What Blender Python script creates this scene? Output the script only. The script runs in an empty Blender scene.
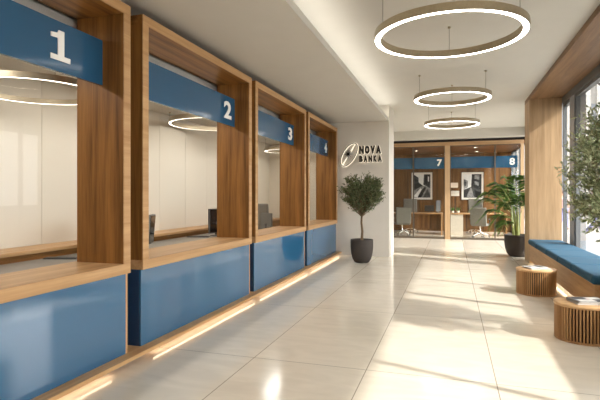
import bpy, bmesh, math, random
from mathutils import Vector, Matrix
PI = math.pi
sc = bpy.context.scene
COL = sc.collection
random.seed(7)

# ------------------------------------------------------------------ helpers
class MB:
    """collects shapes, links them as one mesh object"""
    def __init__(self):
        self.v = []; self.f = []; self.s = []; self.mi = []
    def add(self, vs, fs, smooth=False, mi=0):
        b = len(self.v)
        self.v += [tuple(p) for p in vs]
        for f in fs:
            self.f.append([b + i for i in f]); self.s.append(smooth); self.mi.append(mi)
        return self
    def box(self, x0, y0, z0, x1, y1, z1, mat=None, mi=0):
        vs = [Vector((x, y, z)) for z in (z0, z1) for y in (y0, y1) for x in (x0, x1)]
        if mat: vs = [mat @ p for p in vs]
        return self.add(vs, [(0,2,3,1),(4,5,7,6),(0,1,5,4),(2,6,7,3),(0,4,6,2),(1,3,7,5)], False, mi)
    def lathe(self, prof, n=32, c=(0,0,0), smooth=True, close=True):
        vs = []; fs = []
        m = len(prof)
        for i in range(n):
            a = 2*PI*i/n
            for r, z in prof: vs.append((c[0]+r*math.cos(a), c[1]+r*math.sin(a), c[2]+z))
        for i in range(n):
            j = (i+1) % n
            for k in range(m-1): fs.append((i*m+k, j*m+k, j*m+k+1, i*m+k+1))
        if close:
            fs.append(tuple(reversed([i*m for i in range(n)]))); fs.append(tuple(i*m+m-1 for i in range(n)))
        return self.add(vs, fs, smooth)
    def ring(self, prof, n=96, c=(0,0,0), smooth=True):
        """closed profile swept about z"""
        vs = []; fs = []; m = len(prof)
        for i in range(n):
            a = 2*PI*i/n
            for r, z in prof: vs.append((c[0]+r*math.cos(a), c[1]+r*math.sin(a), c[2]+z))
        for i in range(n):
            j = (i+1) % n
            for k in range(m):
                l = (k+1) % m
                fs.append((i*m+k, j*m+k, j*m+l, i*m+l))
        return self.add(vs, fs, smooth)
    def tube(self, pts, rad, n=8, cap=True):
        pts = [Vector(p) for p in pts]
        if not isinstance(rad, (list, tuple)): rad = [rad]*len(pts)
        vs = []; fs = []
        for i, p in enumerate(pts):
            d = (pts[min(i+1, len(pts)-1)] - pts[max(i-1, 0)]).normalized()
            up = Vector((0,0,1)) if abs(d.z) < .95 else Vector((1,0,0))
            a = d.cross(up).normalized(); b = d.cross(a).normalized()
            for k in range(n):
                t = 2*PI*k/n
                vs.append(p + a*(rad[i]*math.cos(t)) + b*(rad[i]*math.sin(t)))
        for i in range(len(pts)-1):
            for k in range(n):
                l = (k+1) % n
                fs.append((i*n+k, i*n+l, (i+1)*n+l, (i+1)*n+k))
        if cap:
            fs.append(tuple(range(n))); fs.append(tuple(reversed([(len(pts)-1)*n+k for k in range(n)])))
        return self.add(vs, fs, True)
    def prism(self, poly, w0, w1, fmap, mi=0):
        """2-D polygon extruded between w0 and w1; fmap(u,v,w)->xyz"""
        n = len(poly)
        vs = [fmap(u, v, w0) for u, v in poly] + [fmap(u, v, w1) for u, v in poly]
        fs = [tuple(range(n)), tuple(reversed(range(n, 2*n)))]
        for i in range(n):
            j = (i+1) % n
            fs.append((i, i+n, j+n, j))
        return self.add(vs, fs, False, mi)
    def build(self, name, mat, parent=None, bevel=0, seg=2, loc=None, fix=False, sub=0):
        me = bpy.data.meshes.new(name)
        me.from_pydata(self.v, [], self.f); me.validate()
        ms = mat if isinstance(mat, (list, tuple)) else [mat]
        for m in ms: me.materials.append(m)
        if len(me.polygons) == len(self.s):
            me.polygons.foreach_set('use_smooth', self.s)
            me.polygons.foreach_set('material_index', self.mi)
        if fix:
            bm = bmesh.new(); bm.from_mesh(me)
            bmesh.ops.recalc_face_normals(bm, faces=bm.faces); bm.to_mesh(me); bm.free()
        o = bpy.data.objects.new(name, me); COL.objects.link(o)
        if parent: o.parent = parent
        if loc: o.location = loc
        if bevel:
            md = o.modifiers.new('bevel', 'BEVEL'); md.width = bevel; md.segments = seg
            md.limit_method = 'ANGLE'; md.angle_limit = math.radians(40)
        if sub:
            md = o.modifiers.new('sub', 'SUBSURF'); md.levels = sub; md.render_levels = sub
        return o

def tag(o, label=None, cat=None, group=None, kind=None):
    if label: o['label'] = label
    if cat: o['category'] = cat
    if group: o['group'] = group
    if kind: o['kind'] = kind
    return o
def thing(name, label, cat, loc=(0,0,0), rz=0, group=None):
    o = bpy.data.objects.new(name, None); COL.objects.link(o)
    o.location = loc; o.rotation_euler = (0, 0, rz); o.empty_display_size = .1
    return tag(o, label, cat, group)
def copy_tree(o, loc, rz=None, label=None):
    c = o.copy(); COL.objects.link(c); c.location = loc
    if rz is not None: c.rotation_euler = (0, 0, rz)
    if label: c['label'] = label
    def rec(src, dst):
        for ch in list(src.children):
            if ch.name.split('.')[0] == 'numeral': continue
            d = ch.copy(); COL.objects.link(d); d.parent = dst
            rec(ch, d)
    rec(o, c)
    return c

# ------------------------------------------------------------------ materials
def lin(r, g, b):
    f = lambda c: (c/255/12.92) if c/255 <= .04045 else ((c/255+.055)/1.055)**2.4
    return (f(r), f(g), f(b), 1)
def new_mat(name):
    m = bpy.data.materials.new(name); m.use_nodes = True
    return m, m.node_tree.nodes, m.node_tree.links, m.node_tree.nodes['Principled BSDF']
def plain(name, rgb, rough=.5, metal=0, var=.04, scale=8, spec=.5, coat=0, bump=0):
    m, N, L, B = new_mat(name)
    tc = N.new('ShaderNodeTexCoord'); nz = N.new('ShaderNodeTexNoise'); nz.inputs['Scale'].default_value = scale
    nz.inputs['Detail'].default_value = 4
    L.new(tc.outputs['Object'], nz.inputs['Vector'])
    rp = N.new('ShaderNodeValToRGB'); c = lin(*rgb)
    rp.color_ramp.elements[0].position = .3; rp.color_ramp.elements[1].position = .7
    rp.color_ramp.elements[0].color = tuple(x*(1-var) for x in c[:3]) + (1,)
    rp.color_ramp.elements[1].color = tuple(min(1, x*(1+var)) for x in c[:3]) + (1,)
    L.new(nz.outputs['Fac'], rp.inputs['Fac']); L.new(rp.outputs['Color'], B.inputs['Base Color'])
    B.inputs['Roughness'].default_value = rough; B.inputs['Metallic'].default_value = metal
    B.inputs['Specular IOR Level'].default_value = spec; B.inputs['Coat Weight'].default_value = coat
    B.inputs['Coat Roughness'].default_value = .04
    if bump:
        bp = N.new('ShaderNodeBump'); bp.inputs['Strength'].default_value = bump; bp.inputs['Distance'].default_value = .004
        L.new(nz.outputs['Fac'], bp.inputs['Height']); L.new(bp.outputs['Normal'], B.inputs['Normal'])
    return m
def wood(name, dark, light, axis='z', rough=.42, across=22, along=.9, planks=0):
    m, N, L, B = new_mat(name)
    tc = N.new('ShaderNodeTexCoord'); mp = N.new('ShaderNodeMapping')
    s = [across]*3; s['xyz'.index(axis)] = along
    mp.inputs['Scale'].default_value = s
    L.new(tc.outputs['Object'], mp.inputs['Vector'])
    n1 = N.new('ShaderNodeTexNoise'); n1.inputs['Scale'].default_value = .6; n1.inputs['Detail'].default_value = 5; n1.inputs['Distortion'].default_value = .6
    n2 = N.new('ShaderNodeTexNoise'); n2.inputs['Scale'].default_value = 4; n2.inputs['Detail'].default_value = 3
    L.new(mp.outputs['Vector'], n1.inputs['Vector']); L.new(mp.outputs['Vector'], n2.inputs['Vector'])
    mx = N.new('ShaderNodeMath'); mx.operation = 'MULTIPLY_ADD'; mx.inputs[1].default_value = .35
    L.new(n2.outputs['Fac'], mx.inputs[0]); L.new(n1.outputs['Fac'], mx.inputs[2])
    rp = N.new('ShaderNodeValToRGB')
    rp.color_ramp.elements[0].position = .45; rp.color_ramp.elements[1].position = .9
    rp.color_ramp.elements[0].color = lin(*dark); rp.color_ramp.elements[1].color = lin(*light)
    L.new(mx.outputs[0], rp.inputs['Fac'])
    out = rp.outputs['Color']
    if planks:
        sx = N.new('ShaderNodeSeparateXYZ'); L.new(tc.outputs['Object'], sx.inputs[0])
        pk = {'z': 'X', 'y': 'X', 'x': 'Y'}[axis]
        d = N.new('ShaderNodeMath'); d.operation = 'DIVIDE'; d.inputs[1].default_value = planks
        L.new(sx.outputs[pk], d.inputs[0])
        fr = N.new('ShaderNodeMath'); fr.operation = 'FRACT'; L.new(d.outputs[0], fr.inputs[0])
        lt = N.new('ShaderNodeMath'); lt.operation = 'LESS_THAN'; lt.inputs[1].default_value = .03
        L.new(fr.outputs[0], lt.inputs[0])
        fl = N.new('ShaderNodeMath'); fl.operation = 'FLOOR'; L.new(d.outputs[0], fl.inputs[0])
        wn = N.new('ShaderNodeTexWhiteNoise'); wn.noise_dimensions = '1D'; L.new(fl.outputs[0], wn.inputs['W'])
        hv = N.new('ShaderNodeHueSaturation'); L.new(out, hv.inputs['Color'])
        va = N.new('ShaderNodeMath'); va.operation = 'MULTIPLY_ADD'; va.inputs[1].default_value = .28; va.inputs[2].default_value = .86
        L.new(wn.outputs['Value'], va.inputs[0]); L.new(va.outputs[0], hv.inputs['Value'])
        mc = N.new('ShaderNodeMixRGB'); mc.inputs['Color2'].default_value = lin(60, 38, 22)
        L.new(lt.outputs[0], mc.inputs['Fac']); L.new(hv.outputs['Color'], mc.inputs['Color1'])
        out = mc.outputs['Color']
    L.new(out, B.inputs['Base Color'])
    B.inputs['Roughness'].default_value = rough; B.inputs['Specular IOR Level'].default_value = .22
    return m
def emit(name, rgb, strength):
    m, N, L, B = new_mat(name)
    B.inputs['Base Color'].default_value = (.8, .8, .8, 1)
    B.inputs['Emission Color'].default_value = rgb + (1,); B.inputs['Emission Strength'].default_value = strength
    nz = N.new('ShaderNodeTexNoise'); nz.inputs['Scale'].default_value = 2
    return m
def glass(name, tint=(1,1,1), refl=1.0, rough=0.0):
    m, N, L, B = new_mat(name); N.remove(B)
    out = N['Material Output']
    t = N.new('ShaderNodeBsdfTransparent'); t.inputs['Color'].default_value = tint + (1,)
    g = N.new('ShaderNodeBsdfGlossy'); g.inputs['Roughness'].default_value = rough
    ge = N.new('ShaderNodeNewGeometry')
    dt = N.new('ShaderNodeVectorMath'); dt.operation = 'DOT_PRODUCT'
    L.new(ge.outputs['Normal'], dt.inputs[0]); L.new(ge.outputs['Incoming'], dt.inputs[1])
    ab = N.new('ShaderNodeMath'); ab.operation = 'ABSOLUTE'; L.new(dt.outputs['Value'], ab.inputs[0])
    om = N.new('ShaderNodeMath'); om.operation = 'SUBTRACT'; om.inputs[0].default_value = 1; L.new(ab.outputs[0], om.inputs[1])
    pw = N.new('ShaderNodeMath'); pw.operation = 'POWER'; pw.inputs[1].default_value = 5; L.new(om.outputs[0], pw.inputs[0])
    sh = N.new('ShaderNodeMath'); sh.operation = 'MULTIPLY_ADD'; sh.inputs[1].default_value = .96; sh.inputs[2].default_value = .04
    L.new(pw.outputs[0], sh.inputs[0])
    mu = N.new('ShaderNodeMath'); mu.operation = 'MULTIPLY'; mu.inputs[1].default_value = refl
    L.new(sh.outputs[0], mu.inputs[0])
    mx = N.new('ShaderNodeMixShader'); L.new(mu.outputs[0], mx.inputs['Fac'])
    L.new(t.outputs[0], mx.inputs[1]); L.new(g.outputs[0], mx.inputs[2]); L.new(mx.outputs[0], out.inputs['Surface'])
    return m
def floor_mat():
    m, N, L, B = new_mat('polished stone tile')
    tc = N.new('ShaderNodeTexCoord'); mp = N.new('ShaderNodeMapping')
    mp.inputs['Location'].default_value = (-.34 + 1.045*20, -4.12 + 2.09*20, 0)
    L.new(tc.outputs['Object'], mp.inputs['Vector'])
    br = N.new('ShaderNodeTexBrick'); br.offset = 0
    br.inputs['Scale'].default_value = 1; br.inputs['Brick Width'].default_value = 1.045; br.inputs['Row Height'].default_value = 2.09
    br.inputs['Mortar Size'].default_value = .0045; br.inputs['Mortar Smooth'].default_value = .1; br.inputs['Bias'].default_value = 0
    L.new(mp.outputs['Vector'], br.inputs['Vector'])
    br.inputs['Color1'].default_value = lin(231, 221, 204); br.inputs['Color2'].default_value = lin(227, 217, 200)
    br.inputs['Mortar'].default_value = lin(164, 154, 138)
    m2 = N.new('ShaderNodeMapping'); m2.inputs['Scale'].default_value = (1.2, 3.2, 1); m2.inputs['Rotation'].default_value = (0, 0, .6)
    L.new(tc.outputs['Object'], m2.inputs['Vector'])
    nz = N.new('ShaderNodeTexNoise'); nz.inputs['Scale'].default_value = 1.6; nz.inputs['Detail'].default_value = 8; nz.inputs['Distortion'].default_value = 1.2
    L.new(m2.outputs['Vector'], nz.inputs['Vector'])
    rp = N.new('ShaderNodeValToRGB')
    rp.color_ramp.elements[0].position = .35; rp.color_ramp.elements[0].color = (.93, .925, .915, 1)
    rp.color_ramp.elements[1].position = .65; rp.color_ramp.elements[1].color = (1.02, 1.02, 1.02, 1)
    L.new(nz.outputs['Fac'], rp.inputs['Fac'])
    mx = N.new('ShaderNodeMixRGB'); mx.blend_type = 'MULTIPLY'; mx.inputs['Fac'].default_value = 1
    L.new(br.outputs['Color'], mx.inputs['Color1']); L.new(rp.outputs['Color'], mx.inputs['Color2'])
    L.new(mx.outputs['Color'], B.inputs['Base Color'])
    B.inputs['Roughness'].default_value = .13; B.inputs['Specular IOR Level'].default_value = .55
    return m
def leaf_mat(name, dark, light):
    m, N, L, B = new_mat(name)
    gi = N.new('ShaderNodeNewGeometry')
    rp = N.new('ShaderNodeValToRGB')
    rp.color_ramp.elements[0].color = lin(*dark); rp.color_ramp.elements[1].color = lin(*light)
    L.new(gi.outputs['Random Per Island'], rp.inputs['Fac']); L.new(rp.outputs['Color'], B.inputs['Base Color'])
    B.inputs['Roughness'].default_value = .5; B.inputs['Specular IOR Level'].default_value = .35
    tl = N.new('ShaderNodeBsdfTranslucent'); L.new(rp.outputs['Color'], tl.inputs['Color'])
    mx = N.new('ShaderNodeMixShader'); mx.inputs['Fac'].default_value = .35
    L.new(B.outputs[0], mx.inputs[1]); L.new(tl.outputs[0], mx.inputs[2]); L.new(mx.outputs[0], N['Material Output'].inputs['Surface'])
    return m

M = {}
M['floor'] = floor_mat()
M['ceil'] = plain('ceiling plaster', (204, 201, 194), .9, var=.015, scale=3)
M['wall'] = plain('wall plaster', (212, 206, 196), .85, var=.02, scale=4)
M['panelwall'] = plain('fabric wall panel', (216, 208, 192), .8, var=.02, scale=30)
M['dark'] = plain('gap shade', (38, 32, 28), .8)
WD, WL = (94, 60, 26), (156, 108, 56)
M['wood_z'] = wood('walnut upright', WD, WL, 'z')
M['wood_y'] = wood('walnut lengthwise', WD, WL, 'y')
M['oak_y'] = wood('oak lengthwise', (162, 122, 80), (198, 160, 116), 'y', .38)
M['oak_z'] = wood('oak upright', (166, 122, 78), (206, 164, 118), 'z', .45)
M['edge'] = wood('oak edge band', (168, 128, 86), (198, 160, 116), 'y', .45)
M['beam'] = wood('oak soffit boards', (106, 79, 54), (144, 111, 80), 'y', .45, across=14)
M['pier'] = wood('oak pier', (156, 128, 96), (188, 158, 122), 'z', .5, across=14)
M['plinth'] = wood('oak plinth', (176, 134, 88), (208, 168, 120), 'y', .4)
M['pier_x'] = wood('oak rail', (148, 118, 86), (180, 146, 110), 'x', .5, across=14)
M['slat'] = wood('slatted oak', (150, 108, 68), (192, 150, 104), 'z', .45)
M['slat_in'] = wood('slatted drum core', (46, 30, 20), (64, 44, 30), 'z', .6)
M['disc'] = wood('oak disc', (186, 146, 102), (214, 176, 132), 'x', .4)
M['office_wood'] = wood('office veneer', (92, 62, 32), (140, 100, 58), 'z', .5, across=10, planks=.62)
M['office_ceil'] = wood('office ceiling boards', (92, 60, 34), (132, 92, 56), 'x', .5, across=10)
M['desk_wood'] = wood('desk oak', (156, 116, 76), (192, 150, 106), 'x', .4)
M['blue_gloss'] = plain('blue lacquer', (42, 98, 136), .015, var=.005, spec=.5)
M['blue_gloss'].node_tree.nodes['Principled BSDF'].inputs['IOR'].default_value = 1.9
M['blue_sign'] = plain('blue sign lacquer', (40, 86, 120), .1, var=.02, spec=.5)
M['navy'] = plain('navy carcass', (30, 58, 92), .35)
M['white'] = plain('sign white', (245, 243, 238), .5, var=.01)
M['brass'] = plain('brushed bronze', (178, 164, 138), .38, metal=.55, var=.06, scale=40)
M['steel'] = plain('steel wire', (120, 112, 100), .4, metal=.6)
M['chrome'] = plain('chrome', (215, 212, 205), .2, metal=.9)
M['alu'] = plain('grey window metal', (104, 106, 106), .45, metal=.2)
M['alu_l'] = plain('light grey column', (150, 153, 156), .5)
M['alu_d'] = plain('dark gasket', (40, 42, 44), .5)
M['alu_o'] = plain('bronze mullion', (92, 82, 70), .4, metal=.4)
M['black'] = plain('sign black', (34, 30, 26), .5)
M['cush'] = plain('blue cushion fabric', (30, 76, 100), .85, var=.1, scale=60, bump=.2)
M['pot'] = plain('dark stoneware', (62, 55, 50), .75, var=.08, scale=25, bump=.3)
M['soil'] = plain('soil', (48, 36, 27), .95, var=.3, scale=60, bump=1)
M['bark'] = plain('olive bark', (112, 92, 68), .85, var=.25, scale=30, bump=.8)
M['olive'] = leaf_mat('olive leaf', (48, 62, 36), (134, 146, 104))
M['olive_lit'] = leaf_mat('sunlit olive leaf', (112, 128, 88), (204, 210, 174))  # silvery leaf, lightened further to stand in for sunlight on it
M['palm'] = leaf_mat('palm leaf', (30, 62, 26), (112, 146, 66))
M['palmstem'] = plain('palm stem', (150, 158, 84), .5, var=.15, scale=20)
M['grey_desk'] = plain('grey linoleum', (118, 114, 108), .35)
M['device'] = plain('dark plastic', (74, 74, 73), .4)
M['device2'] = plain('grey plastic', (112, 112, 106), .45)
M['screen'] = plain('dark screen', (24, 26, 30), .1)
M['chair'] = plain('grey leather', (116, 112, 102), .55, var=.06, scale=12)
M['cream'] = plain('cream lacquer', (214, 204, 188), .5)
M['shade'] = plain('lamp shade linen', (226, 218, 206), .8)
M['paper'] = plain('paper', (206, 203, 198), .6, var=.02)
M['cover1'] = plain('cover grey print', (96, 94, 96), .5, var=.5, scale=14)
M['cover2'] = plain('cover dark print', (44, 44, 48), .5, var=.5, scale=18)
M['red'] = plain('cover red print', (168, 60, 56), .4)
M['mat'] = plain('picture mount', (236, 230, 218), .7, var=.01)
M['frame'] = plain('picture frame', (70, 52, 36), .5)
M['ph0'] = plain('photo white', (232, 230, 226), .6, var=.1, scale=5)
M['ph1'] = plain('photo mid grey', (132, 130, 128), .6, var=.6, scale=11)
M['ph2'] = plain('photo dark grey', (58, 57, 56), .6, var=.7, scale=9)
M['ph3'] = plain('photo black', (20, 20, 20), .6, var=.6, scale=7)
M['glass'] = glass('clear glass', (.98, .985, .985), .6)
M['glass_t'] = glass('teller glass', (.985, .985, .98), .28)
M['glass_o'] = glass('office glass', (.96, .965, .95), .55)
M['frost'] = plain('frosted film', (196, 178, 158), .6)
M['pave'] = plain('pale paving', (134, 131, 126), .9, var=.05, scale=1)
M['render'] = plain('pale render', (140, 137, 131), .9, var=.03, scale=1)
M['pane'] = plain('facade pane', (84, 88, 92), .2, var=.1)
M['blocker'] = plain('awning canvas', (200, 194, 184), .85)
M['skin'] = plain('skin', (168, 122, 98), .6)
M['hair'] = plain('hair', (74, 54, 40), .7)
M['shirt1'] = plain('pale pink top', (150, 124, 122), .8)
M['shirt2'] = plain('dusty rose top', (120, 88, 86), .8)
M['jeans'] = plain('lavender trousers', (118, 122, 164), .8)
M['shoe'] = plain('brown shoe', (112, 84, 72), .6)
WARM = (1.0, .86, .66)
M['ring_e'] = emit('ring diffuser', (1.0, .97, .91), 8)
M['room_e'] = emit('room ring diffuser', (1.0, .94, .84), 3)
M['led'] = emit('plinth strip', (1.0, .84, .60), 3.6)
M['cove'] = emit('cove strip', (1.0, .95, .86), 7)
M['halo'] = emit('sign back light', (1.0, .88, .66), .6)
M['down'] = emit('downlight lens', (1.0, .90, .75), 10)

# ------------------------------------------------------------------ dimensions
XW = -5.2          # back wall of the teller rooms
XG = 2.36          # window plane
XP = 1.65          # face of the oak portal and bench
ZC = 3.75          # hall ceiling
ZS = 3.35          # dropped soffit
YL = 11.93         # logo wall
YO = 17.5          # office front
YB = 21.5          # office back wall
Y0 = -3.0

# ------------------------------------------------------------------ setting
def struct(name, mb, mat, parent=None, **k):
    o = mb.build(name, mat, parent, **k)
    if not parent: o['kind'] = 'structure'
    return o
struct('floor', MB().box(XW-.1, Y0-.1, -.1, XG+.05, YB+.1, 0), M['floor'])
struct('ceiling', MB().box(XW-.1, Y0-.1, ZC, XG+.2, YO+.2, ZC+.1), M['ceil'])
struct('wall_front', MB().box(XW-.1, Y0-.1, 0, XG+.05, Y0, ZC), M['wall'])
# teller room back wall, boarded
w = MB().box(XW-.1, Y0, 0, XW-.012, 13.4, ZC)
y = 5.05 - .9*9
while y < 13.3:
    w.box(XW-.012, max(Y0, y+.004), .0, XW, min(13.4, y+.896), 3.05); y += .9
struct('wall_left', w, M['panelwall'])
struct('wall_side', MB().box(XW, 13.4, 0, -2.9, 13.5, ZC), M['panelwall'])
struct('ceiling_tellers', MB().box(XW, Y0, 3.05, -3.32, 13.4, 3.13), M['ceil'])
# logo wall block (its right face runs back towards the office)
struct('wall_back', MB().box(-3.3, YL, 0, -1.48, 12.95, ZC), M['wall'])
# soffit over the counters with its cove lip
struct('trim_1', MB().box(-3.26, Y0, ZS, -1.505, YL, ZS+.05).box(-1.53, Y0, ZS+.05, -1.505, YL, ZS+.09), M['ceil'])
# upstand closing the gap over the counters
struct('trim_2', MB().box(-3.31, Y0, 3.2, -3.262, YL, ZC), M['wall'])
# infill behind the gaps between counters
g = MB()
for ya, yb in ((Y0, 1.09), (3.65, 3.83), (6.39, 6.53), (9.09, 9.25), (11.81, YL)):
    g.box(-3.31, ya, 0, -3.262, yb, 3.2)
struct('trim_3', g, M['wood_z'])
# right: oak portal
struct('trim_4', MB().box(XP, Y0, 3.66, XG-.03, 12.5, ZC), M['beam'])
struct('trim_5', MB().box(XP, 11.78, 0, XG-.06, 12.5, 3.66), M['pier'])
# office shell
struct('wall_office_back', MB().box(-5, YB, 0, XG+.05, YB+.1, 3.4), M['office_wood'])
struct('wall_office_left', MB().box(-4.6, YO+.1, 0, -4.5, YB, 3.4), M['office_wood'])
struct('ceiling_office', MB().box(-4.6, YO+.1, 3.30, XG+.05, YB, 3.38), M['office_ceil'])
struct('trim_6', MB().box(-5.2, YO-.45, 3.47, XG, YO+.3, ZC), M['ceil'])      # white bulkhead
struct('trim_7', MB().box(-5.2, YO+.02, 3.38, XG, YO+.3, 3.47), M['dark'])     # dark-coloured strip standing in for the shaded gap
struct('wall_recess', MB().box(-5.2, 13.5, 0, -5.1, YO+.1, ZC), M['wall'])
# window wall: unseen parapet added to block low sun, columns, frames, glass
struct('trim_8', MB().box(XG-.06, Y0, 0, XG+.06, 6.6, .97).box(XG-.12, Y0, .97, XG+.1, 6.6, 1.0), M['wall'])
struct('trim_9', MB().box(XG-.06, Y0, 3.52, XG+.14, YB, ZC+.1), M['alu'], bevel=.004)
struct('trim_10', MB().box(XG-.05, 10.72, 0, XG+.16, 11.1, 3.52), M['alu_l'], bevel=.004)
struct('trim_11', MB().box(XG-.04, 6.6, 0, XG+.06, YB, .12), M['alu'], bevel=.004)
def window(n, ya, yb, za, zb, mulls=()):
    t = bpy.data.objects.new('window_%d' % n, None); COL.objects.link(t); t.location = (XG, ya, 0); t['kind'] = 'structure'
    L_ = yb - ya
    f = MB()
    f.box(-.03, 0, za, .05, L_, za+.05).box(-.03, 0, zb-.05, .05, L_, zb)
    f.box(-.03, 0, za+.05, .05, .05, zb-.05).box(-.03, L_-.05, za+.05, .05, L_, zb-.05)
    for q in mulls: f.box(-.03, q-ya-.03, za+.05, .05, q-ya+.03, zb-.05)
    f.build('window_frame', M['alu'], t, bevel=.004)
    k = MB().box(-.034, .05, za+.05, -.03, .062, zb-.05)
    k.box(-.034, L_-.062, za+.05, -.03, L_-.05, zb-.05).box(-.034, .05, zb-.062, -.03, L_-.05, zb-.05)
    k.build('gasket', M['alu_d'], t)
    ys = [ya] + list(mulls) + [yb]
    for a, b in zip(ys[:-1], ys[1:]):
        MB().box(.004, a-ya+.03, za+.05, .012, b-ya-.03, zb-.05).build('pane', M['glass'], t)
    return t
window(1, Y0, 6.6, 1.0, 3.52, (-1.0, 3.35))
window(2, 6.6, 10.72, .12, 3.52, (8.02,))
window(3, 11.1, 11.84, .12, 3.52)
window(4, 12.5, YO, .12, 3.52, (14.1, 15.8))
window(5, YO+.05, YB, .12, 3.30, (19.2, 20.4))
struct('ground', MB().box(XG+.05, -30, -.12, 60, 90, -.02), M['pave'])

# ------------------------------------------------------------------ text
def text_polys(ch, off=.0):
    cu = bpy.data.curves.new('glyph', 'FONT'); cu.body = ch; cu.size = 1; cu.extrude = .05; cu.offset = off
    cu.resolution_u = 4
    o = bpy.data.objects.new('glyph', cu); COL.objects.link(o)
    dg = bpy.context.evaluated_depsgraph_get(); dg.update()
    me = bpy.data.meshes.new_from_object(o.evaluated_get(dg))
    vs = [v.co.copy() for v in me.vertices]; fs = [tuple(p.vertices) for p in me.polygons]
    bpy.data.objects.remove(o); bpy.data.curves.remove(cu); bpy.data.meshes.remove(me)
    return vs, fs
ONE = [(0,0),(1,0),(1,.17),(.68,.17),(.68,1),(.40,1),(.34,.90),(.02,.86),(.02,.72),(.36,.74),(.36,.17),(0,.17)]
def glyph(ch, u0, v0, u1, v1, depth, fmap, off=.03):
    """glyph stretched into the rectangle u0..v1, standing depth in front; fmap(u,v,w)"""
    mb = MB()
    if ch == '1':
        mb.prism([(u0+(u1-u0)*a, v0+(v1-v0)*b) for a, b in ONE], 0, depth, fmap); return mb
    vs, fs = text_polys(ch, off)
    xs = [p.x for p in vs]; ys = [p.y for p in vs]; zs = [p.z for p in vs]
    f = lambda c, lo, hi: (c-lo)/max(1e-6, hi-lo)
    out = [fmap(u0+(u1-u0)*f(p.x, min(xs), max(xs)), v0+(v1-v0)*f(p.y, min(ys), max(ys)), depth*f(p.z, min(zs), max(zs))) for p in vs]
    mb.add(out, fs); return mb

# ------------------------------------------------------------------ teller counters
LEN = 2.56
def counter():
    t = thing('teller_counter', '', 'counter', (-2.75, 0, 0))
    L_ = LEN
    MB().box(-.55, 0, .81, -.012, L_, .90).build('ledge', M['oak_y'], t)
    MB().box(-.51, 0, .90, -.012, .09, 3.11).build('side_panel', M['wood_z'], t)
    MB().box(-.51, L_-.09, .90, -.012, L_, 3.11).build('side_panel', M['wood_z'], t)
    MB().box(-.51, 0, 3.11, -.012, L_, 3.20).build('top_panel', M['wood_y'], t)
    e = MB().box(-.012, 0, .81, 0, L_, .90).box(-.012, 0, 3.11, 0, L_, 3.20)
    e.box(-.012, 0, .90, 0, .09, 3.11).box(-.012, L_-.09, .90, 0, L_, 3.11)
    e.build('edge_band', M['edge'], t, bevel=.003)
    MB().box(-.50, .01, .09, -.05, L_-.03, .81).build('base_cabinet', M['navy'], t)
    MB().box(-.05, .01, .09, -.03, L_-.03, .807).build('front_panel', M['blue_gloss'], t, bevel=.002)
    MB().box(-.40, L_-.03, .09, -.03, L_-.005, .81).build('end_panel', M['oak_z'], t)
    s = MB().box(-.262, .09, 2.49, -.228, L_-.09, 2.89).build('sign_panel', M['blue_sign'], t, bevel=.002)
    MB().box(-.488, .09, .90, -.482, L_-.09, 3.11).build('glass_pane', M['glass_t'], t)
    return t
C0 = counter()
def numeral(root, ch, yc, w, zb, zt):
    sp = [c for c in root.children if c.name.split('.')[0] == 'sign_panel'][0]
    g_ = glyph(ch, yc-w/2, zb, yc+w/2, zt, .008, lambda u, v, wz: (-.227+wz, u, v))
    g_.build('numeral', M['white'], sp, fix=True)
starts = [1.09, 3.83, 6.53, 9.25]
NAMES = ['one', 'two', 'three', 'four']
LB = ['oak teller counter with blue sign numbered 1, nearest the viewer',
      'oak teller counter with blue sign numbered 2 and long blue front panel',
      'oak teller counter with blue sign numbered 3, grey chair back behind its glass',
      'oak teller counter with blue sign numbered 4 next to the logo wall']
for i, (y0, lb) in enumerate(zip(starts, LB)):
    if i == 0: c = C0; c.location = (-2.75, y0, 0); c['label'] = lb; c['group'] = 'numbered teller counters'
    else: c = copy_tree(C0, (-2.75, y0, 0), label=lb)
    numeral(c, '1234'[i], (LEN-.58 if i == 0 else LEN-.33), .20 if i == 0 else .22, 2.575, 2.815)

# plinth with its light strips
pb = MB().box(-3.2, Y0, .055, -2.67, YL, .09)
pb.box(-3.2, Y0, 0, -2.80, YL, .055)
pl = tag(pb.build('plinth', M['plinth'], bevel=.003), 'long low oak plinth running under all the blue counter fronts', 'plinth')
for a, b in ((1.1, 3.35), (3.95, 6.40), (6.62, 9.05), (9.3, 11.85)):
    MB().box(-2.725, a, .046, -2.708, b, .0545).build('light_strip', M['led'], pl)
tag(MB().box(-1.62, Y0+.1, ZS+.051, -1.57, YL-.05, ZS+.066).build('cove_light', M['cove']),
    'long cove light strip glowing along the ceiling edge above the counters', 'light strip')

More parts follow.
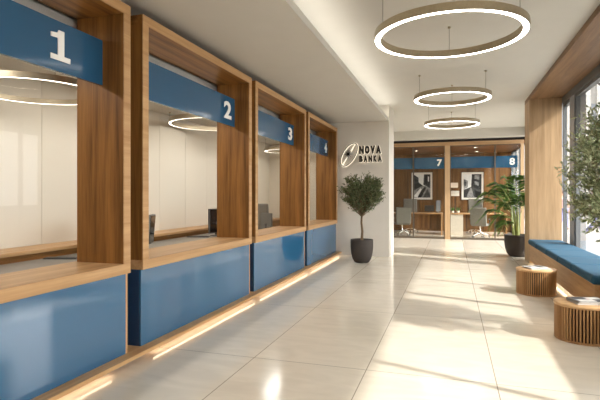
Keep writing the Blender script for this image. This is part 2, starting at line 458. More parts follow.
# behind the glass
tag(MB().box(-4.69, Y0+.1, .70, -3.34, 9.1, .75).box(-3.9, Y0+.1, 0, -3.8, 9.1, .70).build('worktop', M['grey_desk'], bevel=.004),
    'grey clerks\' worktop running behind the ledges of counters 1 and 2', 'worktop')
tag(MB().box(-3.90, 9.12, .70, -3.34, 13.2, .75).box(-3.8, 9.12, 0, -3.7, 13.2, .70).build('worktop', M['grey_desk'], bevel=.004),
    'grey clerks\' worktop behind the ledges of counters 3 and 4', 'worktop')
cr = thing('credenza', 'low oak credenza along the pale panel wall behind the counters', 'cabinet', (XW+.005, Y0+.1, 0))
MB().box(0, 0, 0, .47, 16.2, .82).build('body', M['wood_y'], cr)
MB().box(0, 0, .82, .49, 16.2, .86).build('top', M['oak_y'], cr, bevel=.003)
def monitor(loc, rz, label, mat='device', w=.46, h=.34, z0=.10, tilt=.0):
    t = thing('monitor', label, 'monitor', loc, rz, 'clerks\' monitors')
    MB().lathe([(.0, 0), (.13, 0), (.13, .008), (.03, .016), (.0, .016)], 24, close=False).build('base', M['device'], t)
    MB().box(-.025, .012, .012, .025, .03, z0+.12).build('stand', M['device'], t)
    R = Matrix.Rotation(tilt, 4, 'X')
    sh = MB().box(-w/2, -.02, z0, w/2, .02, z0+h, mat=R).build('housing', M[mat], t, bevel=.008)
    MB().box(-w/2+.015, -.024, z0+.015, w/2-.015, -.0195, z0+h-.015, mat=R).build('screen', M['screen'], sh)
    return t
monitor((-4.44, 5.22, .75), 1.1, 'dark monitor behind counter 1, only its base showing past the oak jamb')
monitor((-3.93, 5.60, .75), 1.98, 'dark monitor just inside the left jamb of counter 2', 'device2', w=.34, h=.40, tilt=.08)
monitor((-4.26, 8.22, .75), 1.35, 'dark upright monitor by the right jamb of counter 2', z0=.05, h=.46)
monitor((-3.72, 9.42, .75), PI-.35, 'grey backed monitor behind the glass of counter 3', 'device2', w=.30, h=.34, z0=.05)
def keyboard(loc, rz, label):
    k = MB().box(-.2, -.06, 0, .2, .06, .012)
    for r in range(4):
        for c_ in range(13): k.box(-.19+c_*.029, -.05+r*.026, .012, -.19+c_*.029+.024, -.05+r*.026+.021, .018)
    o = k.build('keyboard', M['device'], loc=loc); o.rotation_euler = (0, 0, rz)
    tag(o, label, 'keyboard', 'clerks\' keyboards')
keyboard((-4.45, 4.62, .75), .3, 'dark keyboard lying on the worktop behind counter 1')
keyboard((-4.42, 7.80, .75), .3, 'dark keyboard in front of the upright monitor behind counter 2')

# ------------------------------------------------------------------ office chair
def office_chair(loc, rz, label, group, back_h=.62, cat='chair', base='chrome'):
    t = thing('office_chair', label, cat, loc, rz, group)
    b = MB()
    for k in range(5):
        a = 2*PI*k/5 + .3
        b.tube([(0, 0, .16), (.12*math.cos(a), .12*math.sin(a), .15), (.24*math.cos(a), .24*math.sin(a), .10), (.31*math.cos(a), .31*math.sin(a), .035)], [.026, .022, .018, .016], 8)
    b.build('star_base', M[base], t)
    for k in range(5):
        b = MB(); a = 2*PI*k/5 + .3
        b.tube([(.31*math.cos(a)-.02*math.sin(a), .31*math.sin(a)+.02*math.cos(a), .025), (.31*math.cos(a)+.02*math.sin(a), .31*math.sin(a)-.02*math.cos(a), .025)], .025, 10)
        b.build('caster', M['device'], t)
    MB().tube([(0, 0, .15), (0, 0, .42)], .028, 12).build('column', M[base], t)
    def pad(x0, y0, z0, x1, y1, z1, name, rx=0, org=(0,0,0)):
        R = Matrix.Translation(org) @ Matrix.Rotation(rx, 4, 'X')
        return MB().box(x0, y0, z0, x1, y1, z1, mat=R).build(name, M['chair'], t, bevel=.035, seg=4)
    pad(-.27, -.26, .42, .27, .27, .50, 'seat')
    pad(-.28, -.045, .0, .28, .045, back_h, 'backrest', .14, (0, -.27, .47))
    for s in (-1, 1):
        MB().tube([(s*.26, .02, .45), (s*.31, .02, .48), (s*.32, .04, .66), (s*.32, -.24, .69)], [.018]*4, 8).build('armrest', M['device'], t)
    return t
# +y is the way a chair faces
office_chair((-4.335, 10.75, 0), 0, 'grey clerk chair behind counter 3, its back above the monitor', 'clerks\' chairs', .86)

# ------------------------------------------------------------------ ring lights
def ring_light(name, label, group, c, R, zc, em, mats=(.078, .085)):
    wd, h = mats
    t = thing(name, label, 'ring light', c, 0, group)
    MB().ring([(R, 0), (R, h), (R-wd, h), (R-wd, 0), (R-wd+.008, 0), (R-wd+.008, .012), (R-.008, .012), (R-.008, 0)], 128, smooth=False).build('housing', M['brass'], t)
    MB().ring([(R-.009, .002), (R-.009, .011), (R-wd+.009, .011), (R-wd+.009, .002)], 128, smooth=False).build('diffuser', em, t)
    top = zc - c[2]
    for k in range(3):
        a = PI/2 + 2*PI*k/3
        x, y = (R-wd/2)*math.cos(a), (R-wd/2)*math.sin(a)
        q = MB().tube([(x, y, h), (x, y, top)], .003, 6).build('cable', M['steel'], t)
        MB().lathe([(0, top-.02), (.02, top-.02), (.02, top), (0, top)], 16, (x, y, 0), close=False).build('ceiling_mount', M['brass'], q)
    return t
RL = 'ring lights over the hall'
ring_light('ring_light', 'largest brass ring light hanging nearest the viewer', RL, (-.035, 5.87, 3.35), .86, ZC, M['ring_e'])
ring_light('ring_light', 'middle brass ring light of the three over the hall', RL, (.0, 9.55, 3.33), .705, ZC, M['ring_e'])
ring_light('ring_light', 'farthest and lowest looking brass ring light before the office', RL, (-.01, 12.85, 3.31), .68, ZC, M['ring_e'])
RT = 'ring lights over the teller rooms'
ring_light('ring_light', 'ring light seen behind the glass of counter 1', RT, (-4.3, 4.1, 2.62), .72, 3.05, M['room_e'], (.06, .06))
ring_light('ring_light', 'ring light seen behind the glass of counter 2', RT, (-4.25, 8.15, 2.84), .86, 3.05, M['room_e'], (.05, .08))
ring_light('ring_light', 'small ring light glimpsed behind the glass of counter 3', RT, (-4.3, 12.4, 2.72), .62, 3.05, M['room_e'], (.06, .06))

# ------------------------------------------------------------------ logo sign
sg = thing('wall_sign', 'backlit NOVA BANKA sign with oval star emblem on the pale wall', 'sign', (-2.2, YL, 2.25))
def fm(u, v, w): return (u+2.2, -w-.03, v-2.25)
def fmh(u, v, w): return (u+2.2, -w-.004, v-2.25)
def word(s, u0, u1, v0, v1, widths):
    tot = sum(widths); gap = (u1-u0)*.035; x = u0; sc_ = (u1-u0-gap*(len(s)-1))/tot
    for ch, wd in zip(s, widths):
        a, b = x, x+wd*sc_
        o = glyph(ch, a, v0, b, v1, .02, fm, .085).build('letter', M['black'], sg, fix=True)
        glyph(ch, a-.007, v0-.008, b+.007, v1+.008, .012, fmh, .06).build('halo', M['halo'], o, fix=True)
        x = b + gap
word('NOVA', -2.215, -1.665, 2.548, 2.752, [1, 1, .95, 1.05])
word('BANKA', -2.215, -1.645, 2.345, 2.508, [1, 1.05, 1.05, 1, 1.05])
def ell(cx, cz, a, b, rot, n=56):
    return [(cx+a*math.cos(t)*math.cos(rot)-b*math.sin(t)*math.sin(rot), cz+a*math.cos(t)*math.sin(rot)+b*math.sin(t)*math.cos(rot)) for t in [2*PI*k/n for k in range(n)]]
def ellring(cx, cz, a, b, rot, wa, w0, w1, f, t0=0, t1=1, n=56, off=0):
    o_ = ell(cx, cz, a, b, rot, n); i_ = ell(cx+off, cz-off, a-wa, b-wa, rot, n); mb = MB()
    for k in range(int(t0*n), int(t1*n)):
        j = (k+1) % n
        mb.prism([o_[k % n], o_[j], i_[j], i_[k % n]], w0, w1, f)
    return mb
ec = (-2.475, 2.54); er = math.radians(58)
em = ellring(ec[0], ec[1], .335, .165, er, .020, 0, .02, fm).build('emblem_oval', M['black'], sg, fix=True)
ellring(ec[0], ec[1], .347, .177, er, .044, 0, .012, fmh).build('halo', M['halo'], em, fix=True)
# lit diagonal stroke and star burst inside the oval
st = MB()
for k in range(8):
    a = PI*k/4; r0, r1 = .016, (.13 if k % 2 == 0 else .10)
    cx, cz = ec[0]-.02, ec[1]+.015
    st.prism([(cx+r0*math.cos(a+PI/2), cz+r0*math.sin(a+PI/2)), (cx+r0*math.cos(a-PI/2), cz+r0*math.sin(a-PI/2)), (cx+r1*math.cos(a), cz+r1*math.sin(a))], 0, .02, fm)
st.build('emblem_star', M['black'], sg, fix=True)
d = Vector((math.cos(er), math.sin(er))); n_ = Vector((-d.y, d.x))
def stroke(a, b, w_):
    p, q = Vector(ec)+d*a, Vector(ec)+d*b
    return [tuple(p+n_*w_), tuple(p-n_*w_), tuple(q-n_*w_*.3), tuple(q+n_*w_*.3)]
for sa, sb in ((-.30, -.06), (.10, .30)): MB().prism(stroke(sa, sb, .018), 0, .014, fm).build('emblem_ray', M['halo'], sg, fix=True)

# ------------------------------------------------------------------ plants
def leaf_faces(mb, p, d, L_, w_, up):
    d = d.normalized(); s = d.cross(up)
    if s.length < 1e-3: s = d.cross(Vector((1, 0, 0)))
    s.normalize(); n = s.cross(d)
    m = p + d*(L_*.45) + n*(L_*.06)
    mb.add([p, m + s*w_ - n*w_*.3, p + d*L_, m - s*w_ - n*w_*.3, m], [(0, 1, 4), (1, 2, 4), (2, 3, 4), (3, 0, 4)])
def pot_prof(r, h):
    return [(0, 0), (r*.55, 0), (r*.66, h*.03), (r*.82, h*.16), (r*.94, h*.38), (r*1.0, h*.66), (r, h*.93), (r*.99, h), (r*.92, h), (r*.90, h*.90), (0, h*.90)]
def rnd_dir(rs):
    while True:
        v = Vector((rs.uniform(-1, 1), rs.uniform(-1, 1), rs.uniform(-1, 1)))
        if .05 < v.length < 1: return v.normalized()
def olive(label, loc, pr, ph, trunk, crown_c, crown_r, nb, nt, nl, leaf, matk, seed, shape=None, clip=None):
    rs = random.Random(seed)
    t = thing('potted_olive_tree', label, 'plant', loc)
    pt = MB().lathe(pot_prof(pr, ph), 40, close=False).build('pot', M['pot'], t)
    MB().lathe([(0, ph*.905), (pr*.88, ph*.905), (pr*.88, ph*.92), (0, ph*.93)], 24, close=False).build('soil', M['soil'], t)
    br = MB(); fo = MB()
    br.tube(trunk, [.034, .028, .024, .022][:len(trunk)], 10)
    top = Vector(trunk[-1]); cc = Vector(crown_c); cr_ = Vector(crown_r)
    for b in range(nb):
        for _ in range(60):
            v = rnd_dir(rs); r = rs.random()**.45
            e = cc + Vector((v.x*cr_.x, v.y*cr_.y, v.z*cr_.z))*r
            if shape is None or shape((e-cc), cr_): break
        if clip and not clip(Vector(loc)+e): continue
        mid = top.lerp(e, .5) + Vector((rs.uniform(-.06, .06), rs.uniform(-.06, .06), rs.uniform(-.02, .1)))
        if b % 4 == 0: br.tube([top - Vector((0, 0, .03)), mid, e], [.011, .007, .003], 5, cap=False)
        out = (e - top).normalized()
        for k in range(nt):
            td = (out*.8 + rnd_dir(rs)*.9 + Vector((0, 0, .45))).normalized()
            tl = rs.uniform(.6, 1.2)*leaf*3.0
            tp = e + rnd_dir(rs)*leaf*.5
            br.tube([tp, tp + td*tl], [.0025, .0012], 4, cap=False)
            for q in range(nl):
                f = (q+.6)/nl
                p = tp + td*tl*f
                ld = (td*.9 + rnd_dir(rs)*.95).normalized()
                if clip and not clip(Vector(loc)+p+ld*leaf): continue
                leaf_faces(fo, p, ld, leaf*rs.uniform(.7, 1.15), leaf*rs.uniform(.13, .19), rnd_dir(rs))
    br.build('trunk', M['bark'], t); fo.build('foliage', M[matk], t)
    return t
def heart(v, r):      # fuller at the top, a notch between two lobes
    x, z = (v.x*.9+v.y*.3)/r.x, v.z/r.z
    if z < 0 and abs(x) > .95+z*.75: return False
    if z > .55 and abs(x) < .18: return False
    return True
olive('small potted olive tree in a dark pot below the backlit sign', (-1.95, 10.8, 0), .255, .52,
      [(0, 0, .47), (.015, 0, .7), (-.01, .01, .9), (.0, 0, 1.06)], (.0, 0, 1.50), (.46, .42, .43), 330, 4, 9, .055, 'olive', 3, heart)
olive('tall olive tree by the window, its silvery leaves reaching over the bench end', (1.98, 5.62, 0), .22, .50,
      [(0, 0, .45), (.0, .02, .8), (-.05, .03, 1.05), (-.08, .05, 1.25)], (-.15, .04, 1.73), (.62, .62, .80), 300, 5, 10, .070, 'olive_lit', 11,
      clip=lambda p: p.x < XG-.08 and p.z < 3.5)

def palm(label, loc, pr, ph, seed):
    rs = random.Random(seed)
    t = thing('potted_palm', label, 'plant', loc)
    MB().lathe(pot_prof(pr, ph), 40, close=False).build('pot', M['pot'], t)
    MB().lathe([(0, ph*.905), (pr*.88, ph*.905), (pr*.88, ph*.92), (0, ph*.93)], 24, close=False).build('soil', M['soil'], t)
    #        azimuth(deg), stem height, reach, droop
    spec = [(181, .95, 1.60, .50), (200, 1.05, 1.40, .25), (166, .72, 1.35, .60), (215, 1.1, 1.10, .0), (250, 1.18, .60, -.35), (150, 1.05, .95, .15),
            (190, 1.15, 1.0, -.15), (235, .85, 1.1, .42), (278, .95, .8, .25), (305, .9, .65, .3), (120, 1.1, .7, -.2), (206, .60, 1.15, .60), (262, 1.12, .35, -.55), (175, 1.2, .55, -.40), (222, .45, .8, .5), (170, .4, .8, .55)]
    for az, sh, reach, droop in spec:
        a = math.radians(az + rs.uniform(-6, 6)); dx, dy = math.cos(a), math.sin(a)
        r0 = rs.uniform(.03, .12)
        pts = [Vector((dx*r0, dy*r0, ph*.9))]
        base = Vector((dx*(r0+.05), dy*(r0+.05), ph*.9+sh*.62))
        pts.append(base)
        n = 12; rach = []
        for k in range(n+1):
            f = k/n
            rr = r0+.05 + reach*.62*f*(1 if droop > -.3 else .7)
            z = base.z + sh*.55*math.sin(min(1, f*1.1)*PI*.55) - droop*f*f*.62 - max(0, f-.6)*.35
            rach.append(Vector((dx*rr, dy*rr, z)))
        fr = MB()
        fr.tube(pts + rach[1:], [.012, .010] + [.007*(1-.8*k/n) + .001 for k in range(1, n+1)], 6)
        o = fr.build('frond_stem', M['palmstem'], t)
        lf = MB(); m_ = 22
        for q in range(m_):
            f = .16 + .84*q/(m_-1); x = f*n; k = min(n-1, int(x)); p = rach[k].lerp(rach[k+1], x-k)
            tan = (rach[k+1]-rach[k]).normalized(); side = tan.cross(Vector((0, 0, 1)))
            if side.length < .05: side = Vector((-dy, dx, 0))
            side.normalize()
            L_ = .27*math.sin(PI*(.16+.80*f))*rs.uniform(.85, 1.1) + .05
            for s in (-1, 1):
                dd = (side*s*.82 + tan*.62 + Vector((0, 0, rs.uniform(-.30, .08)))).normalized()
                nrm = side.cross(tan).normalized()
                w_ = .0075
                tip = p + dd*L_ + Vector((0, 0, -L_*.22)); md = p + dd*L_*.5
                c_ = dd.cross(nrm).normalized()*w_
                lf.add([p, md+c_, tip, md-c_], [(0, 1, 2), (0, 2, 3)])
        lf.build('leaflets', M['palm'], o)
    return t
palm('leafy palm in a dark round pot beside the oak pier', (1.56, 13.05, 0), .31, .54, 5)

# ------------------------------------------------------------------ bench and cushions
by0, by1 = 6.62, 11.775
bn = thing('window_bench', 'long oak bench under the window with a lit foot', 'bench', (XP, by0, 0))
bl = by1-by0
MB().box(0, 0, .07, .66, bl, .42).build('body', M['oak_y'], bn, bevel=.004)
MB().box(.10, .08, 0, .62, bl, .07).build('foot', M['navy'], bn)
MB().box(.03, .1, .055, .06, bl-.05, .0695).build('light_strip', M['led'], bn)
edges = [6.62, 7.72, 8.64, 9.62, 10.70, 11.77]
CL = ['blue bench cushion nearest the viewer, beside the olive leaves', 'second blue bench cushion from the near end of the bench',
      'blue bench cushion in the middle of the five', 'second blue bench cushion from the oak pier', 'blue bench cushion touching the oak pier']
for a, b, lb in zip(edges[:-1], edges[1:], CL):
    L_ = b-a; nx, ny = 8, 10; mb = MB(); vs = []; fs = []
    def rr(i, n): return i/n
    t = thing('bench_cushion', lb, 'cushion', (XP, a, .42), 0, 'blue cushions along the window bench')
    pad_ = MB().box(-.03, .009, 0, .64, L_-.009, .115).build('pad', M['cush'], t, bevel=.036, seg=4)
    z = MB()
    z.tube([(-.031, .03, .058), (-.031, L_-.03, .058)], .005, 6).build('piping', M['cush'], pad_)

# ------------------------------------------------------------------ slatted stools
def stool():
    t = thing('drum_stool', '', 'stool', (0, 0, 0), 0, 'slatted drum stools')
    R, H = .285, .385
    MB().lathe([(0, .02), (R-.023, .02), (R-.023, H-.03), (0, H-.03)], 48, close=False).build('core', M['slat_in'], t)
    MB().ring([(R-.004, 0), (R-.004, .02), (R-.05, .02), (R-.05, 0)], 64).build('base_ring', M['slat'], t)
    s = MB(); n = 56
    for k in range(n):
        a = 2*PI*k/n; R_ = Matrix.Rotation(a, 4, 'Z')
        s.box(R-.022, -.0075, .02, R-.006, .0075, H-.03, mat=R_)
    s.build('slats', M['slat'], t)
    MB().lathe([(0, H-.03), (R-.004, H-.03), (R, H-.026), (R, H-.005), (R-.005, H), (0, H)], 64, close=False).build('top', M['disc'], t)
    return t
S0 = stool(); S0.location = (1.325, 5.72, 0)
S0['label'] = 'slatted oak drum stool in front, holding the grey printed magazine'
copy_tree(S0, (1.235, 8.15, 0), .4, 'slatted oak drum stool further back, beside the oak pier end')

def magazine(loc, rz, label, w, l, h, cov, grp, blocks):
    t = thing('magazine', label, 'magazine', loc, rz, grp)
    MB().box(-w/2+.004, -l/2+.004, .002, w/2-.004, l/2-.004, h-.002).build('pages', M['paper'], t)
    c_ = MB().box(-w/2, -l/2, 0, w/2, l/2, .002).box(-w/2, -l/2, h-.002, w/2, l/2, h).box(-w/2, -l/2, .002, -w/2+.004, l/2, h-.002).build('cover', M[cov], t)
    for x0, y0, x1, y1, mk in blocks:
        MB().box(x0*w-w/2, y0*l-l/2, h, x1*w-w/2, y1*l-l/2, h+.0008).build('cover_print', M[mk], c_)
MG = 'magazines on the stools'
magazine((1.36, 5.70, .385), -1.35, 'thick white magazine lying under the printed one on the near stool', .25, .33, .018, 'paper', MG, [])
magazine((1.36, 5.71, .403), -1.28, 'grey magazine with picture cover on top of the near stool', .24, .32, .014, 'cover1', MG,
         [(.06, .5, .5, .95, 'paper'), (.55, .08, .95, .6, 'paper'), (.5, .62, .94, .92, 'cover2'), (.1, .1, .45, .42, 'cover2'), (.40, .44, .52, .56, 'red')])
magazine((1.25, 8.13, .385), -1.2, 'pale magazine lying under the other one on the far stool', .23, .31, .014, 'paper', MG, [(.05, .05, .95, .5, 'cover2')])
magazine((1.22, 8.16, .399), -1.0, 'pale magazine with dark strip on top of the far stool', .22, .30, .012, 'paper', MG, [(.08, .55, .92, .9, 'cover2'), (.1, .1, .5, .45, 'cover1')])

# ------------------------------------------------------------------ office glazing
og = thing('window_6', None, None, (0, YO, 0)); og['kind'] = 'structure'
px0 = -4.5; pxr = 2.28
MB().box(px0, -.05, 3.25, pxr, .06, 3.38).build('top_rail', M['pier_x'], og, bevel=.004)
MB().box(-.235, -.05, .0, -.065, .06, 3.25).build('post', M['pier'], og, bevel=.004)
MB().box(pxr-.10, -.05, .0, pxr, .06, 3.25).build('post', M['pier'], og, bevel=.004)
MB().box(px0, -.03, 0, -.235, .03, .07).box(-.065, -.03, 0, pxr-.1, .03, .07).build('bottom_rail', M['alu_o'], og, bevel=.003)
mx_ = [-1.31, 1.39]
for x in mx_: MB().box(x-.022, -.03, .07, x+.022, .03, 3.25).build('mullion', M['alu_o'], og, bevel=.003)
MB().box(-.255, -.02, .07, -.235, .02, 3.25).box(-.065, -.02, .07, -.045, .02, 3.25).box(px0, -.02, 3.23, pxr-.1, .02, 3.25).build('edge_channel', M['alu_o'], og)
for a, b in ((px0, mx_[0]-.022), (mx_[0]+.022, -.255), (-.045, mx_[1]-.022), (mx_[1]+.022, pxr-.1)):
    MB().box(a, -.006, .07, b, .006, 3.23).build('pane', M['glass_o'], og)
def office_sign(ch, x0, x1, xn, label):
    t = thing('office_sign', label, 'sign', (x0, YO+.05, 2.46), 0, 'blue number bands on the offices')
    MB().box(0, 0, 0, x1-x0, .02, .40).build('band', M['blue_sign'], t)
    glyph(ch, xn-.085-x0, .085, xn+.085-x0, .325, .006, lambda u, v, w_: (u, -w_, v)).build('numeral', M['white'], t, fix=True)
office_sign('7', px0+.02, -.26, -.42, 'blue band with white 7 across the left glazed office')
office_sign('8', -.04, 2.10, 1.93, 'blue band with white 8 across the right glazed office')
tag(MB().box(-.02, -.0, 0, .22, .006, .17).build('notice_film', M['frost'], loc=(-.02, YO-.016, 1.79)), 'small pale notice stuck on the office glass above the lamp', 'notice')
tag(MB().tube([(1.45, YO-.07, .75), (1.45, YO-.07, 1.55)], .012, 8).tube([(1.45, YO-.07, .85), (1.45, YO-.006, .85)], .008, 6).tube([(1.45, YO-.07, 1.45), (1.45, YO-.006, 1.45)], .008, 6).build('door_handle', M['chrome'], og))

# ------------------------------------------------------------------ office furniture
def desk(label, x0, x1, ped):
    t = thing('office_desk', label, 'desk', (x0, 19.2, 0), 0, 'office desks')
    L_ = x1-x0
    MB().box(0, 0, .80, L_, .85, .84).build('top', M['desk_wood'], t, bevel=.004)
    MB().box(.05, .55, .20, L_-.05, .58, .80).build('modesty_panel', M['office_wood'], t)
    for xx in (0.0, L_-.04):
        if ped and xx == 0: continue
        MB().box(xx, .05, 0, xx+.04, .8, .80).build('leg', M['desk_wood'], t)
    if ped:
        p = MB().box(.04, .04, 0, .50, .8, .80).build('pedestal', M['cream'], t, bevel=.004)
        for k in range(6): MB().box(.06+k*.075, .028, .05, .06+k*.075+.06, .04, .76).build('flute', M['cream'], p)
    return t
desk('oak desk in the left office with dark monitor on it', -3.3, -.36, False)
desk('oak desk with fluted cream pedestal in the right office', -.10, 1.95, True)
OV = 'visitor chairs in the offices'; OC = 'desk chairs in the offices'
office_chair((-1.80, 18.52, 0), .25, 'grey visitor chair facing the desk in the left office', OV)
office_chair((.97, 18.50, 0), -.25, 'grey visitor chair facing the desk in the right office', OV)
office_chair((-1.66, 20.55, 0), PI+.1, 'tall grey chair behind the desk in the left office', OC, .92)
office_chair((.88, 20.55, 0), PI-.1, 'tall grey chair behind the desk in the right office', OC, .92)
def omon(loc, rz, label, w, h):
    t = thing('monitor', label, 'monitor', loc, rz, 'office monitors')
    MB().box(-.12, -.08, 0, .12, .08, .012).build('base', M['device'], t)
    MB().box(-.02, -.01, .012, .02, .01, .12).build('stand', M['device'], t)
    MB().box(-w/2, -.015, .05, w/2, .015, .05+h).build('housing', M['device'], t, bevel=.006)
omon((-.86, 19.75, .84), 0, 'low dark monitor on the left office desk', .36, .24)
omon((-.52, 19.65, .84), 1.1, 'upright dark monitor turned sideways beside the oak post', .34, .44)
lp = thing('table_lamp', 'table lamp with pale square shade on the right office desk', 'lamp', (.115, 19.62, .84))
MB().lathe([(0, 0), (.07, 0), (.07, .015), (.012, .022), (0, .022)], 20, close=False).build('base', M['alu_d'], lp)
MB().tube([(0, 0, .02), (0, 0, .70)], .011, 8).build('stem', M['alu_d'], lp)
MB().box(-.15, -.15, .66, .15, .15, .86).build('lamp_shade', M['shade'], lp, bevel=.01)
def small_plant(loc, label, seed):
    rs = random.Random(seed)
    t = thing('potted_plant', label, 'plant', loc, 0, 'small plants on the office desk')
    MB().lathe([(0, 0), (.045, 0), (.06, .09), (.052, .09), (0, .08)], 20, close=False).build('pot', M['cream'], t)
    f = MB()
    for k in range(70): leaf_faces(f, Vector((rs.uniform(-.04, .04), rs.uniform(-.04, .04), .08)), Vector((rs.uniform(-.7, .7), rs.uniform(-.7, .7), 1)), rs.uniform(.08, .2), .014, rnd_dir(rs))
    f.build('foliage', M['palm'], t)
small_plant((.02, 19.40, .84), 'small green plant left of the table lamp stem', 1)
small_plant((.22, 19.42, .84), 'small green plant right of the table lamp stem', 2)
def picture(label, x0, x1, z0, z1, kind):
    t = thing('framed_picture', label, 'picture', (x0, YB, z0), 0, 'framed street photographs')
    w, h = x1-x0, z1-z0
    f = MB().box(0, -.03, 0, w, 0, .02).box(0, -.03, h-.02, w, 0, h).box(0, -.03, .02, .02, 0, h-.02).box(w-.02, -.03, .02, w, 0, h-.02)
    f.build('frame', M['frame'], t)
    MB().box(.02, -.012, .02, w-.02, 0, h-.02).build('mount', M['mat'], t)
    a, b = .10, .10; W, H = w-2*a, h-2*b
    P = MB(); F = lambda u, v, w_: (a+u*W, -.0125-w_, b+v*H)
    def q(poly, mi, lay): P.prism(poly, 0, .0006*lay, F, mi)
    if kind == 0:
        q([(0,0),(1,0),(1,1),(0,1)], 0, 1)
        q([(0,.52),(.30,.66),(.30,.86),(0,1)], 2, 2); q([(0,.30),(.55,.52),(.30,.66),(0,.56)], 3, 3)
        q([(1,1),(.62,1),(.58,.55),(1,.40)], 2, 2); q([(.80,1),(.70,1),(.66,.62),(.80,.55)], 3, 3)
        q([(0,0),(1,0),(1,.42),(.55,.52),(0,.30)], 1, 2); q([(.1,0),(.45,0),(.75,.42),(.62,.44)], 3, 3)
        q([(.55,0),(1,0),(1,.12),(.82,.36)], 2, 4); q([(0,.05),(.22,.0),(.5,.36),(.4,.40)], 0, 4); q([(.92,.9),(.85,.9),(.85,.7),(.92,.68)], 0, 4)
        q([(.25,.72),(.05,.86),(.05,.74),(.25,.66)], 3, 5)
    else:
        q([(0,0),(1,0),(1,1),(0,1)], 0, 1)
        q([(1,1),(.46,1),(.42,.46),(1,.34)], 3, 2); q([(.88,.96),(.62,.96),(.6,.80),(.88,.76)], 1, 3); q([(.84,.66),(.62,.70),(.62,.56),(.84,.50)], 1, 3)
        q([(0,.34),(.24,.44),(.24,.72),(0,.80)], 1, 2); q([(.04,.7),(.14,.68),(.14,.5),(.04,.48)], 2, 3)
        q([(0,0),(1,0),(1,.34),(.42,.46),(0,.34)], 2, 2); q([(.15,.02),(.60,.02),(.44,.42),(.38,.42)], 1, 4); q([(.7,0),(1,0),(1,.2),(.6,.34)], 3, 4)
        q([(0,.0),(.14,0),(.34,.40),(0,.28)], 3, 4)
    P.build('print', [M['ph0'], M['ph1'], M['ph2'], M['ph3']], t, fix=True)
picture('framed black and white street photograph in the left office', -1.70, -.79, 1.33, 2.54, 0)
picture('framed black and white street photograph in the right office', .37, 1.28, 1.33, 2.52, 1)
def downlight(loc, label):
    t = thing('downlight', label, 'downlight', loc, 0, 'office downlights')
    MB().ring([(.075, -.012), (.075, 0), (.05, 0), (.05, -.012)], 32).build('trim_ring', M['white'], t)
    MB().lathe([(0, -.006), (.05, -.006), (.05, 0), (0, 0)], 24, close=False).build('lens', M['down'], t)
downlight((-1.35, 19.6, 3.30), 'small round downlight in the left office ceiling')
downlight((.83, 18.9, 3.30), 'nearer small round downlight in the right office ceiling')
downlight((.95, 20.6, 3.30), 'farther small round downlight in the right office ceiling')
downlight((-2.9, 19.6, 3.30), 'round downlight at the left end of the left office ceiling')

# ------------------------------------------------------------------ outside
sblk = thing('sunblocker', 'unseen added canvas awning sloping out over the near windows', 'sunblocker', (XG+.16, Y0, 3.0))  # added out of view; limits how far sun reaches across the floor
Fa = lambda u, v, w_: (u, w_, v)
MB().prism([(.02, 1.25), (.88, 0), (.90, .015), (.04, 1.28)], 0, 10.70-Y0, Fa).build('canvas', M['blocker'], sblk, fix=True)
for yy in (.3, 6.5, 13.4):
    MB().tube([(.0, yy, .75), (.86, yy, .02)], .02, 8).build('arm', M['alu'], sblk)
bd = thing('building', 'pale sunlit building with tall narrow windows across the street', 'building', (4.5, 36, -.02))
MB().box(0, 0, 0, 26, 8, 16).build('wall', M['render'], bd)
f = MB(); p = MB()
for k in range(40):
    x = .2 + k*.62
    f.box(x, -.22, 0, x+.26, 0, 16)
f.build('pilasters', M['render'], bd)
for k in range(39):
    for fl in range(4):
        p.box(.48+k*.62, -.03, .8+fl*4, .80+k*.62, -.001, 3.6+fl*4)
o = p.build('windows', M['pane'], bd); o['kind'] = 'stuff'

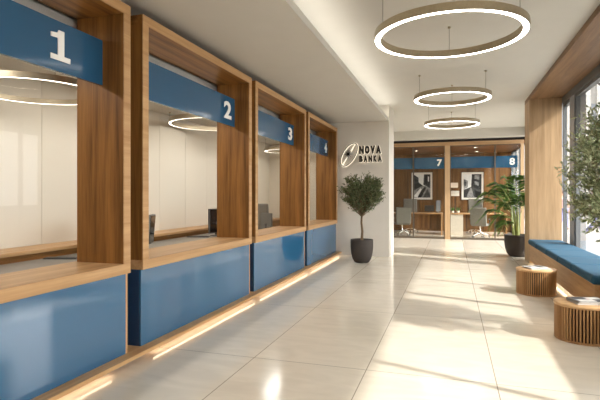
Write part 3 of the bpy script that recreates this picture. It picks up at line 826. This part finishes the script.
def skin_obj(name, verts, edges, radii, mat, parent, sub=2, root=0):
    me = bpy.data.meshes.new(name); me.from_pydata(verts, edges, []); me.update()
    o = bpy.data.objects.new(name, me); COL.objects.link(o); o.parent = parent
    me.materials.append(mat)
    md = o.modifiers.new('skin', 'SKIN'); md.use_smooth_shade = True
    for i, r in enumerate(radii):
        d_ = me.skin_vertices[0].data[i]; rr = r if isinstance(r, tuple) else (r, r)
        d_.radius = rr; d_.use_root = (i == root)
    s = o.modifiers.new('sub', 'SUBSURF'); s.levels = sub; s.render_levels = sub
    return o
def person(label, loc, rz, stride, top_mat):
    """walking figure facing -y; stride scales the step"""
    t = thing('person', label, 'person', loc, rz, 'pedestrians outside')
    s = stride
    hipL, hipR = (.09, 0, .90), (-.09, 0, .90)
    kL, kR = (.095, -.16*s, .50), (-.095, .06*s, .49)
    aL, aR = (.095, -.24*s, .09), (-.095, .38*s, .15)
    fL, fR = (.10, -.40*s-.02, .035), (-.10, .30*s-.02, .04)
    V = [(0, 0, .95), (0, 0, 1.10), (0, .01, 1.28), (0, .02, 1.40), (0, .01, 1.50), (0, -.005, 1.58), (0, -.01, 1.68), (0, -.01, 1.74),
         hipL, kL, aL, fL, hipR, kR, aR, fR,
         (.19, .02, 1.38), (.24, .10*s, 1.12), (.24, .02*s, .90), (.235, -.02, .82), (-.19, .02, 1.38), (-.24, -.10*s, 1.12), (-.24, -.24*s, .93), (-.235, -.29*s, .86),
         (.015, -.115, 1.63)]
    E = [(0,1),(1,2),(2,3),(3,4),(4,5),(5,6),(6,7),(0,8),(8,9),(9,10),(10,11),(0,12),(12,13),(13,14),(14,15),
         (3,16),(16,17),(17,18),(18,19),(3,20),(20,21),(21,22),(22,23)]
    Rr = [(.15,.10),(.13,.09),(.155,.10),(.13,.085),.055,.08,.09,.05,
          .085,.055,.035,.028,.085,.055,.035,.028,
          .05,.04,.03,.025,.05,.04,.03,.025]
    skin_obj('body', V[:24], E, Rr, M['skin'], t)
    g_ = lambda ids, ed, rad, nm, mt: skin_obj(nm, [V[i] for i in ids], ed, rad, mt, t)
    g_([1, 2, 3, 16, 17, 20, 21, 0], [(0,1),(1,2),(2,3),(3,4),(2,5),(5,6),(7,0)], [(.15,.11),(.175,.115),(.15,.10),.065,.052,.065,.052,(.165,.12)], 'shirt', top_mat)
    g_([0, 8, 9, 10, 12, 13, 14], [(0,1),(1,2),(2,3),(0,4),(4,5),(5,6)], [(.165,.115),.10,.072,.055,.10,.072,.055], 'trousers', M['jeans'])
    sh = MB()
    for a_, f_ in ((aL, fL), (aR, fR)):
        sh.tube([Vector(a_)+Vector((0, .06, -.05)), Vector(a_)+Vector((0, 0, -.035)), Vector(f_)+Vector((0, 0, .005))], [.04, .048, .036], 10)
    sh.build('shoes', M['shoe'], t)
    hr = MB(); n = 16
    prof = [(.001, 1.80), (.05, 1.79), (.085, 1.75), (.098, 1.69), (.092, 1.62)]
    hr.lathe(prof, 24, (0, .022, 0), close=False).build('hair', M['hair'], t)
    fc = MB()
    fc.tube([(0, -.085, 1.665), (0, -.112, 1.635), (0, -.09, 1.625)], [.012, .015, .010], 8)
    for q in (-1, 1): fc.tube([(q*.088, -.005, 1.69), (q*.095, .0, 1.66), (q*.086, -.005, 1.63)], [.010, .016, .010], 8)
    fc.build('face_features', M['skin'], t)
    ey = MB()
    for q in (-1, 1): ey.tube([(q*.032-.012, -.086, 1.675), (q*.032+.012, -.086, 1.675)], .008, 6)
    ey.tube([(-.022, -.082, 1.60), (.022, -.082, 1.60)], .006, 6)
    ey.build('eyes_and_mouth', M['hair'], t)
    for q, wr in ((1, V[19]), (-1, V[23])):
        hd = MB(); w_ = Vector(wr)
        hd.tube([w_, w_+Vector((0, -.015, -.05))], [.026, .034], 8)
        for k in range(4):
            b0 = w_+Vector((0, -.04+.022*k, -.055)); L_ = (.06, .072, .068, .055)[k]
            hd.tube([b0, b0+Vector((0, -.004, -L_*.55)), b0+Vector((-q*.012, -.002, -L_))], [.0095, .009, .007], 6)
        hd.tube([w_+Vector((0, -.03, -.01)), w_+Vector((-q*.01, -.06, -.04)), w_+Vector((-q*.012, -.065, -.065))], [.011, .010, .008], 6)
        hd.build('hand', M['skin'], t)
    return t
person('person in lavender trousers standing outside, seen past the oak pier', (4.84, 24.4, -.02), .4, .35, M['shirt1'])
person('person in lavender trousers and rose top striding past outside the window', (4.86, 19.5, -.02), 1.2, 1.0, M['shirt2'])

# ------------------------------------------------------------------ light
wd = bpy.data.worlds.new('sky'); sc.world = wd; wd.use_nodes = True
bg = wd.node_tree.nodes['Background']; bg.inputs['Color'].default_value = (.97, .985, 1.0, 1); bg.inputs['Strength'].default_value = 4.8
su = bpy.data.lights.new('sun', 'SUN'); su.energy = 4.0; su.angle = math.radians(1.6); su.color = (1.0, .96, .90)
so = bpy.data.objects.new('sun', su); COL.objects.link(so); so.location = (12, 2, 14)
for yy in (2.2, 5.2, 8.2, 11.2):       # unseen fill lights added to brighten the teller rooms
    al = bpy.data.lights.new('teller_fill', 'AREA'); al.shape = 'RECTANGLE'; al.size = .3; al.size_y = 2.2; al.energy = 24; al.color = (1, .96, .9)
    ao = bpy.data.objects.new('teller_fill', al); COL.objects.link(ao); ao.location = (-4.0, yy, 3.03)
so.rotation_euler = Vector((-1, .34, -.74)).to_track_quat('-Z', 'Y').to_euler()

# ------------------------------------------------------------------ camera
cam = bpy.data.cameras.new('camera'); co = bpy.data.objects.new('camera', cam); COL.objects.link(co)
co.location = (0, 0, 1.5); co.rotation_euler = (PI/2, 0, math.radians(17.57))
cam.sensor_width = 36; cam.lens = 28.8; cam.shift_y = -4/600; cam.clip_start = .05; cam.clip_end = 300
sc.camera = co

vs_ = sc.view_settings
vs_.view_transform = 'Standard'; vs_.look = 'None'; vs_.gamma = 1; vs_.use_curve_mapping = False; vs_.exposure = .68
sc.cycles.max_bounces = 10; sc.cycles.diffuse_bounces = 6; sc.cycles.glossy_bounces = 5; sc.cycles.transparent_max_bounces = 16
sc.cycles.sample_clamp_indirect = 8; sc.cycles.caustics_reflective = False; sc.cycles.caustics_refractive = False
sc.cycles.use_denoising = True
